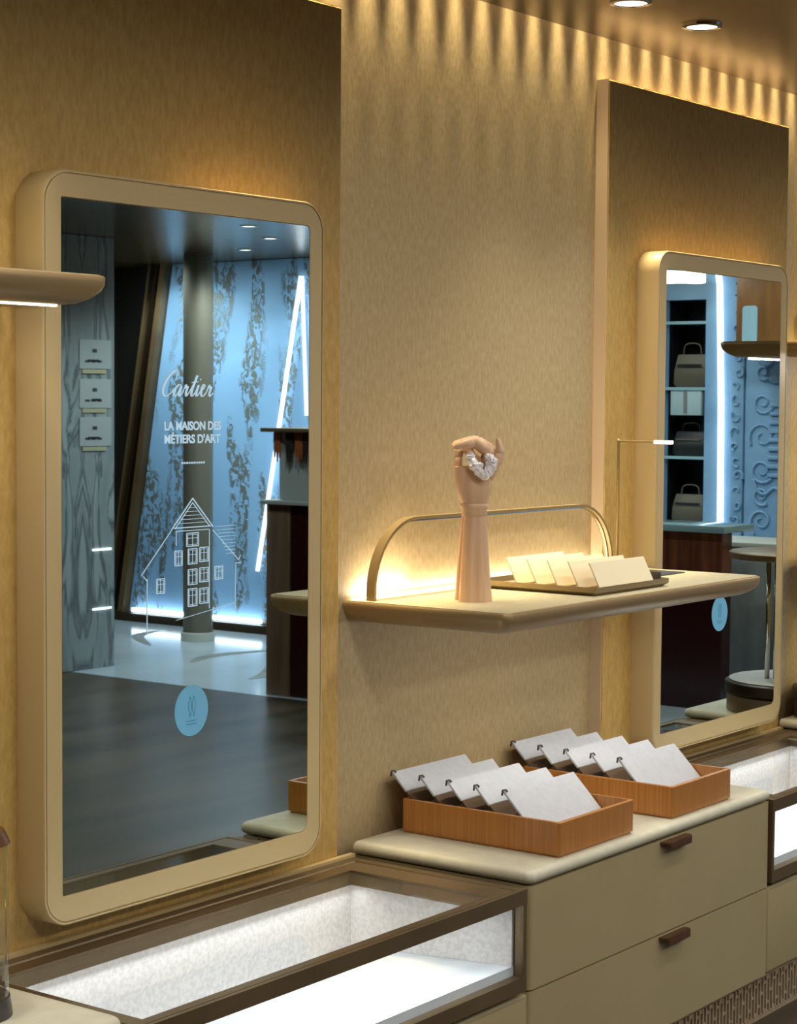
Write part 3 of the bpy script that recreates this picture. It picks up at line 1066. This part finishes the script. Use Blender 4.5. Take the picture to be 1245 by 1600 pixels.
def make_pad(xc, yt, zt, wd, label, group, full=False):
    """slanted pad: brown wedge block and painted shade strip below, pale board above, metal clip on its top left corner"""
    t = thing('earring_pad', label, 'display pad', (xc, yt-.04, .6013), group)
    x0, x1 = xc-wd/2, xc+wd/2
    d = Vector((0, -math.cos(ang), -math.sin(ang)))
    nrm = Vector((0, -math.sin(ang), math.cos(ang)))
    top = Vector((0, yt, zt))
    zb = .6018
    # the board rests with its lower edge on the liner
    Lb = (zt-zb)/math.sin(ang)-.004
    bm = bmesh.new()
    a, b = top, top+d*Lb
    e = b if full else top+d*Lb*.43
    th_ = .0045
    q = [(a.y, a.z), (e.y, e.z), (e.y-nrm.y*th_, e.z-nrm.z*th_), (a.y-nrm.y*th_, a.z-nrm.z*th_)]
    extrude_outline(bm, q, 'yz', x0, x1)
    bmesh.ops.bevel(bm, geom=bm.edges[:], offset=.0009, segments=2, affect='EDGES')
    auto_smooth(link_mesh('board', bm, 'pad', t), 40)
    bm = bmesh.new()
    s0 = a-nrm*(th_+.0003)+d*(Lb*.47)
    s1 = b-nrm*(th_+.0003)-d*.002
    yp = min(s1.y+.062, -.0735)          # stops short of the pad (or tray wall) behind
    q = [(s0.y, s0.z), (s1.y, s1.z), (s1.y, zb), (yp, zb)] + ([(yp, zb+.012)] if yp < -.08 else []) + [(min(yp, s0.y+.022), s0.z-.012)]
    extrude_outline(bm, q, 'yz', x0+.004, x1-.004)
    if not full:     # dark strip continuing the slope: the next pad's cast shadow as brown colour
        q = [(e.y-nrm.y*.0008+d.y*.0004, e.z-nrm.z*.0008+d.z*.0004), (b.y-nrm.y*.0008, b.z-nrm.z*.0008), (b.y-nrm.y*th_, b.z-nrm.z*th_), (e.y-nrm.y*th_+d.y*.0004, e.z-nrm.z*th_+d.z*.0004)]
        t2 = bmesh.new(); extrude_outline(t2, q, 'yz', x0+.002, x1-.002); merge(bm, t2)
    link_mesh('wedge_and_shade', bm, 'suede_and_shade', t)
    bm = bmesh.new()
    c0 = a+d*.001+nrm*.0006
    tube(bm, [(x0-.002, c0.y+.004, c0.z-.009), (x0-.002, c0.y+.003, c0.z+.002), (x0+.003, c0.y-.002, c0.z+.003), (x0+.006, c0.y-.004, c0.z-.0015)], .0022, 7)
    link_mesh('clip', bm, 'clip', t, True)
    return t


ords = ['rearmost', 'second from the wall', 'middle', 'fourth from the wall', 'frontmost']
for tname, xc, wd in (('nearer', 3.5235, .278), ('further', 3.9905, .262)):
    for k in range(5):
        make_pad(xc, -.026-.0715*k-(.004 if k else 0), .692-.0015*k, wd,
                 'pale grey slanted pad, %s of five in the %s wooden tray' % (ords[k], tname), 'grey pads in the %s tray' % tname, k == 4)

# ------------------------------------------------------------------ things at the picture's edges
gt = thing('glass_dome', 'clear glass cylinder on a dark metal foot at the left edge of the picture', 'glass stand', (1.955, -.30, ZT))
bm = bmesh.new()
n = 32
for (ra, rb, z0, z1) in ((.056, .056, ZT+.03, ZT+.262),):
    o1 = [(1.955+ra*math.cos(2*PI*k/n), -.30+ra*math.sin(2*PI*k/n)) for k in range(n)]
    o2 = [(1.955+(ra-.003)*math.cos(2*PI*k/n), -.30+(ra-.003)*math.sin(2*PI*k/n)) for k in range(n)]
    loft(bm, [[(x, y, z0) for x, y in o1], [(x, y, z1) for x, y in o1], [(x, y, z1) for x, y in o2], [(x, y, z0) for x, y in o2], [(x, y, z0) for x, y in o1]], cap0=False, cap1=False)
link_mesh('glass_body', bm, 'glass', gt, True)
bm = bmesh.new()
bmesh.ops.create_cone(bm, cap_ends=True, segments=32, radius1=.062, radius2=.058, depth=.029, matrix=Matrix.Translation((1.955, -.30, ZT+.0148)))
auto_smooth(link_mesh('metal_foot', bm, 'clip', gt))
bm = bmesh.new()
bmesh.ops.create_cone(bm, cap_ends=True, segments=32, radius1=.059, radius2=.050, depth=.02, matrix=Matrix.Translation((1.955, -.30, ZT+.273)))
auto_smooth(link_mesh('lid', bm, 'handle', gt))


def lathe(bm, prof, cx, cy, n=28):
    loft(bm, [[(cx+r*math.cos(2*PI*k/n), cy+r*math.sin(2*PI*k/n), z) for k in range(n)] for r, z in prof])


BT = thing('round_display_stand', 'bronze two-tier round stand on the rightmost cabinet, reflected in the right mirror', 'display stand', (5.457, -.213, ZT))


def disc(name, z0, z1, r, m_, cx=5.457, cy=-.213):
    bm = bmesh.new(); lathe(bm, [(r-.006, z0), (r, z0+.004), (r, z1-.004), (r-.006, z1)], cx, cy, 48)
    return auto_smooth(link_mesh(name, bm, m_, BT))


disc('base_drum', ZT+.0003, .622, .192, 'bronze')
disc('base_drum', .6222, .660, .198, 'bronze_dark')
disc('base_top', .6602, .666, .186, 'pad')
disc('top_plate', 1.030, 1.052, .192, 'bronze')
for (dx_, dy_) in ((-.06, -.05), (-.035, -.035)):
    bm = bmesh.new(); tube(bm, [(5.457+dx_, -.213+dy_, .666), (5.457+dx_, -.213+dy_, 1.030)], .0075, 10)
    link_mesh('pole', bm, 'chrome', BT, True)
bm = bmesh.new()
lathe(bm, [(.02, 1.0523), (.035, 1.056), (.055, 1.085), (.050, 1.085), (.03, 1.062)], 5.42, -.17, 24)
o = link_mesh('dark_bowl', bm, 'bronze_dark'); auto_smooth(o)
tag(o, 'dark bowl on the round bronze stand at the right edge of the right mirror', 'bowl')

bm = bmesh.new()
lathe(bm, [(.03, 1.6849), (.032, 1.69), (.027, 1.72), (.03, 1.76), (.02, 1.775)], 5.435, -.05)
o = link_mesh('small_vase', bm, 'bronze_dark'); auto_smooth(o)
tag(o, 'small dark vase on the high shelf at the right edge', 'vase')

# ================================================================== the shop across the room, seen in the mirrors
# veined marble pillar with printed panels
MP = thing('marble_pillar', 'grey veined marble pillar with label plates seen in the left mirror', 'pillar', (7.37, -5.75, 0))
bm = bmesh.new()
add_box(bm, -.46, .46, -.30, .31, 0, CZ-.001, bev=.004)
o = link_mesh('shaft', bm, 'marble', MP, loc=(0, 0, 0))
k_ = 0
for zc in (1.735, 1.52, 1.31):
    bm = bmesh.new(); add_box(bm, 7.56, 7.80, -5.4395, -5.434, zc-.075, zc+.085, bev=.001)
    pl = link_mesh('label_plate', bm, 'label_plate', MP)
    bm = bmesh.new()
    add_box(bm, 7.62+.0, 7.62+.09, -5.4339, -5.433, zc-.035, zc-.023) if k_ != 1 else add_box(bm, 7.65, 7.72, -5.4339, -5.433, zc-.035, zc-.023)
    for q in range(3):
        add_box(bm, 7.60+q*.045, 7.60+q*.045+.036, -5.4339, -5.433, zc-.04, zc-.028)
    add_box(bm, 7.655, 7.69, -5.4339, -5.433, zc+.015, zc+.035)
    p2 = link_mesh('printed_mark', bm, 'ink', MP)
    p2.parent = pl; p2.location = (0, 0, 0)
    part_box('trim_bar', MP, 'gold_pale', [(7.58, 7.76, -5.4395, -5.432, zc-.10, zc-.078)])
    k_ += 1
for zc in (.66, .33):
    part_box('light_slot', MP, 'led', [(7.66, 7.80, -5.4395, -5.435, zc-.004, zc+.004)])

# dark opening and its bronze door frame beside the blue wall
struct('wall_right_dark', [(9.62, 9.66, -8.2, -5.2, 0, CZ)], 'black')
wf = thing('door_frame', 'slanting dark bronze door frame beside the pale blue wall in the left mirror', 'door frame', (9.55, -6.9, 0))


def slanted(name, y_top, y_bot, wdt, x0, x1, m_, par, z0=0.0, z1=CZ):
    bm = bmesh.new()
    loft(bm, [[(x0, y_bot, z0), (x1, y_bot, z0), (x1, y_bot+wdt, z0), (x0, y_bot+wdt, z0)], [(x0, y_top, z1), (x1, y_top, z1), (x1, y_top+wdt, z1), (x0, y_top+wdt, z1)]])
    return link_mesh(name, bm, m_, par)


slanted('jamb', -6.655, -7.065, .045, 9.48, 9.60, 'bronze', wf)
slanted('jamb', -6.720, -7.16, .030, 9.50, 9.60, 'bronze_dark', wf)
slanted('jamb', -6.80, -7.22, .018, 9.52, 9.60, 'bronze', wf)
part_box('sill', wf, 'bronze_dark', [(9.46, 9.60, -7.2, -5.3, .001, .055)])

# pale blue wall panel with vine relief
FA = thing('relief_wall_panel', 'pale blue panel with hanging crumbly grey vines seen in the left mirror', 'wall panel', (9.55, -6.2, .06))
bm = bmesh.new()
loft(bm, [[(9.54, -7.00, .06), (9.60, -7.00, .06), (9.60, -5.22, .06), (9.54, -5.22, .06)], [(9.54, -6.60, CZ-.003), (9.60, -6.60, CZ-.003), (9.60, -5.22, CZ-.003), (9.54, -5.22, CZ-.003)]])
link_mesh('panel', bm, 'facade', FA)
part_box('led_strip', FA, 'led', [(9.49, 9.52, -6.93, -5.80, .062, .088)])
bm = bmesh.new(); tube(bm, [(9.51, -5.48, 2.27), (9.51, -5.64, 1.4), (9.51, -5.83, .40)], .014, 6)
link_mesh('led_line', bm, 'led_soft', FA)
bm = bmesh.new(); tube(bm, [(9.51, -5.47, 2.27), (9.51, -5.43, 1.40)], .011, 6)
link_mesh('led_line', bm, 'led_soft', FA)

# round column
bm = bmesh.new()
lathe(bm, [(.101, 0.0005), (.101, .055), (.092, .057), (.092, CZ-.001)], 8.99, -5.87, 40)
o = link_mesh('round_column', bm, 'taupe'); auto_smooth(o)
cl = thing('support_column', 'round taupe column in front of the pale blue panel in the left mirror', 'column', (8.99, -5.87, 0))
o.name = 'shaft'; o.parent = cl; o.location = (-8.99, 5.87, 0)
bm = bmesh.new(); lathe(bm, [(.106, .0006), (.106, .05), (.102, .054)], 8.99, -5.87, 40)
auto_smooth(link_mesh('base_ring', bm, 'taupe_light', cl))

# grey brush strokes inlaid in the pale floor
bs = bmesh.new()
for (pts, w_) in (([(8.2, -5.2), (8.5, -5.3), (8.9, -5.2)], .10), ([(7.9, -4.5), (8.1, -4.55), (8.35, -4.75)], .09), ([(8.6, -5.9), (8.9, -6.3), (9.2, -6.4)], .08), ([(9.0, -4.9), (9.25, -5.1), (9.35, -5.5)], .07)):
    q = catmull([(a, b, 0) for a, b in pts], 6)
    P = []
    for i, v in enumerate(q):
        d = (q[min(i+1, len(q)-1)]-q[max(i-1, 0)]).normalized()
        nn = Vector((-d.y, d.x, 0))*w_*.5*math.sin(PI*(i+.6)/(len(q)+.2))
        P.append((v+nn, v-nn))
    rings = [[(a.x, a.y, .0002), (b.x, b.y, .0002), (b.x, b.y, .0012), (a.x, a.y, .0012)] for a, b in P]
    loft(bs, rings)
o = link_mesh('trim_6', bs, 'steel_grey'); o['kind'] = 'structure'

# free-standing display with gloves
DS = thing('accessory_display', 'brown display column with gloves on top, right edge of the left mirror', 'display stand', (7.75, -3.8, 0))
part_box('plinth', DS, 'walnut_dark', [(7.55, 7.95, -4.085, -3.935, .0005, .97)])
part_box('plinth_panel', DS, 'maroon', [(7.56, 7.95, -3.934, -3.40, .0005, .97)])
part_box('counter_board', DS, 'grey_panel', [(7.52, 7.97, -4.105, -3.38, .971, .992)], .002)
part_box('back_box', DS, 'grey_panel', [(7.62, 7.95, -4.06, -3.40, .993, 1.335)])
part_box('top_board', DS, 'bronze', [(7.52, 7.97, -4.105, -3.38, 1.336, 1.356)], .002)
for i, yy in enumerate((-4.035, -3.955, -3.895, -3.845)):
    bm = bmesh.new()
    hz_ = 1.3355
    for q in range(3):
        tube(bm, [(7.575, yy+(q-1)*.013, hz_), (7.573, yy+(q-1)*.016, hz_-.08), (7.572, yy+(q-1)*.017, hz_-.13-.02*(q == 1))], [.009, .008, .004], 6)
    add_box(bm, 7.565, 7.585, yy-.024, yy+.024, hz_-.06, hz_-.0005, bev=.006)
    o = link_mesh('leather_glove', bm, 'amber' if i % 2 == 0 else 'bag_dark')
    tag(o, ['amber leather glove hanging leftmost under the top board in the left mirror', 'black leather glove hanging second from the left in the left mirror',
            'amber leather glove hanging between two black ones in the left mirror', 'black leather glove nearest the right edge of the left mirror glass'][i], 'glove', 'gloves hanging on the display')

# pale blue wall with niche, seen in the right mirror
struct('wall_right_blue', [(10.60, 10.66, -5.2, -3.50, 0, CZ), (10.60, 10.66, -3.22, -1.2, 0, CZ), (10.60, 10.66, -3.50, -3.22, 2.12, CZ), (10.60, 10.66, -3.50, -3.22, 0, .60)], 'blue_wall')
# vertical light bar
bm = bmesh.new()
tube(bm, [(10.57, -3.135, 2.34), (10.57, -3.115, 2.2), (10.57, -3.095, 1.5), (10.57, -3.085, .5)], .02, 8)
o = link_mesh('light_bar', bm, 'led_soft')
tag(o, 'bright white vertical light bar on the blue wall in the right mirror', 'light')

# carved relief panel right of the light bar
RP = thing('carved_panel', 'blue grey carved plaster panel with scrolls seen in the right mirror', 'wall panel', (10.58, -2.9, .4))
part_box('panel', RP, 'blue_wall', [(10.575, 10.5985, -3.03, -2.95, .5, 2.3), (10.575, 10.5985, -2.935, -2.5, .5, 2.3)], .003)
rnd = random.Random(11)


def scroll(cy, cz, r, turns, sgn, a0):
    pts = []
    N = int(14*turns)
    for i in range(N+1):
        a = a0+sgn*2*PI*turns*i/N
        rr_ = r*(1-.8*i/N)
        pts.append((10.570, cy+rr_*math.cos(a), cz+rr_*math.sin(a)))
    bm = bmesh.new()
    tube(bm, pts, [.010*(1-.5*i/N) for i in range(N+1)], 5)
    auto_smooth(link_mesh('carved_scroll', bm, 'blue_wall', RP), 60)


for k in range(17):
    scroll(-2.99+rnd.uniform(-.014, .014), .80+k*.088, rnd.uniform(.026, .044), rnd.uniform(.6, 1.2), rnd.choice((-1, 1)), rnd.uniform(0, 6))
for cz, r in ((.80, .07), (.95, .06), (1.10, .08), (1.30, .09), (1.50, .07), (1.68, .05), (1.92, .07)):
    for sg in (-1, 1):
        scroll(-2.735+sg*.085, cz, r, 1.3, sg, rnd.uniform(0, 3)*sg)
for cz in (1.78, .70, 1.02):
    bm = bmesh.new()
    tube(bm, catmull([(10.570, -2.735+a, cz+b) for a, b in ((-.14, .03), (-.11, -.04), (-.06, -.06), (0, -.02), (.06, -.06), (.11, -.04), (.14, .03))], 5), .011, 5)
    link_mesh('carved_swag', bm, 'blue_wall', RP, True)
for i in range(9):
    part_box('carved_bar', RP, 'blue_wall', [(10.560, 10.5745, -2.735-.05+.002*i, -2.735+.05-.002*i, 1.06+i*.052, 1.084+i*.052)], .004)
bm = bmesh.new()
bmesh.ops.create_uvsphere(bm, u_segments=12, v_segments=8, radius=.026, matrix=Matrix.Translation((10.560, -2.735, 1.64)) @ Matrix.Diagonal((.6, 1.8, 1, 1)))
auto_smooth(link_mesh('carved_boss', bm, 'blue_wall', RP), 60)

# wall niche with bags
NI = thing('display_niche', 'dark shelving niche in the blue wall at the left of the right mirror', 'shelving', (10.8, -3.36, .6))
part_box('niche_box', NI, 'black', [(10.90, 10.92, -3.52, -3.20, .6, 2.12), (10.662, 10.9, -3.5195, -3.50, .6, 2.12), (10.662, 10.9, -3.22, -3.2005, .6, 2.12), (10.662, 10.9, -3.50, -3.22, .59, .6), (10.662, 10.9, -3.50, -3.22, 2.12, 2.13)])
for zc in (1.985, 1.585, 1.166, .76):
    part_box('shelf_board', NI, 'glass_blue', [(10.605, 10.899, -3.499, -3.221, zc-.012, zc+.006)])


def make_bag(cy, z, wd, ht, m_, label, x=10.70):
    t = thing('handbag', label, 'handbag', (x, cy, z))
    bm = bmesh.new()
    rings = []
    for k, (f, g_) in enumerate(((.86, .8), (1, 1), (.98, .9), (.86, .45), (.84, .2))):
        zz = z+ht*(0, .1, .5, .92, 1)[k]
        o_ = rrect(cy-wd/2*f, cy+wd/2*f, x-.04*g_, x+.04*g_, .008*g_, 3)
        rings.append([(py, px, zz) for px, py in o_])
    loft(bm, rings)
    auto_smooth(link_mesh('bag_body', bm, m_, t), 40)
    bm = bmesh.new()
    tube(bm, catmull([(x, cy-wd*.28, z+ht*.97), (x, cy-wd*.2, z+ht*1.3), (x, cy+wd*.2, z+ht*1.3), (x, cy+wd*.28, z+ht*.97)], 5), .005, 6)
    link_mesh('bag_handle', bm, m_, t, True)
    part_box('bag_flap', t, 'bag_taupe' if m_ != 'bag_taupe' else 'bag_dark', [(x-.042, x-.0405, cy-wd*.38, cy+wd*.38, z+ht*.62, z+ht*.70)])


make_bag(-3.36, 1.592, .22, .20, 'bag_taupe', 'taupe handbag on the top shelf of the niche in the right mirror')
make_bag(-3.36, 1.173, .22, .15, 'bag_dark', 'black handbag on the middle shelf of the niche')
make_bag(-3.36, .767, .22, .17, 'bag_taupe', 'taupe handbag on the lowest shelf of the niche')
part_b = thing('gift_box', 'pale blue folded box hanging under the upper shelf of the niche in the right mirror', 'box', (10.63, -3.36, 1.44))
part_box('box_body', part_b, 'bag_pale', [(10.612, 10.65, -3.46, -3.25, 1.42, 1.572)], .004)
part_box('box_seam', part_b, 'steel_grey', [(10.6095, 10.6118, -3.37, -3.345, 1.43, 1.57)])

# lamp over the niche
bm = bmesh.new()
o_ = [(v.x, v.y) for v in catmull([(10.2, -3.75, 0), (10.42, -3.55, 0), (10.38, -3.3, 0), (10.48, -3.2, 0), (10.3, -3.08, 0), (10.15, -3.2, 0), (10.02, -3.3, 0), (10.1, -3.5, 0)], 5, True)]
extrude_outline(bm, o_, 'xy', 2.205, 2.265)
lo = thing('ceiling_lamp', 'bright white irregular lamp reflected at the top left of the right mirror', 'lamp', (10.25, -3.4, CZ))
link_mesh('lamp_body', bm, 'lamp_disc', lo)
bm = bmesh.new(); tube(bm, [(10.25, -3.4, 2.264), (10.25, -3.4, CZ-.0005)], .008, 8)
link_mesh('lamp_rod', bm, 'chrome', lo)

# hanging brown bulkhead with a small glazed opening
HB = thing('hanging_cabinet', 'brown wooden cabinet hung from the ceiling, top right of the right mirror', 'cabinet', (10.35, -2.7, CZ))
bm = bmesh.new()
add_box(bm, 10.25, 10.45, -2.842, -2.30, 1.79, CZ-.0006, bev=.004)
link_mesh('body', bm, 'walnut_brown', HB)
bm = bmesh.new()
extrude_outline(bm, rrect(-2.80, -2.706, 1.83, 2.055, .02, 4), 'yz', 10.243, 10.2495)
link_mesh('glass_inset', bm, 'glass_blue', HB)

# counter bar
CT = thing('bar_counter', 'wooden bar counter with pale blue glass top seen in the right mirror', 'counter', (8.7, -2.6, 0))
part_box('worktop', CT, 'glass_blue', [(8.44, 8.76, -3.6, -1.97, .872, .905)], .003)
part_box('front_panel', CT, 'rosewood', [(8.50, 8.60, -3.55, -2.01, .60, .8715)])
part_box('base_panel', CT, 'maroon', [(8.51, 8.60, -3.55, -2.012, .0005, .5995)])

# grey stone blocks behind the stand
SB = thing('stone_plinth', 'grey streaked stone plinth behind the round stand in the right mirror', 'plinth', (9.3, -2.0, 0))
part_box('block', SB, 'steel_grey', [(9.1, 9.5, -2.55, -1.5, .0005, .76)], .004)
part_box('cap', SB, 'taupe_light', [(9.08, 9.52, -2.57, -1.48, .7603, .785)], .003)
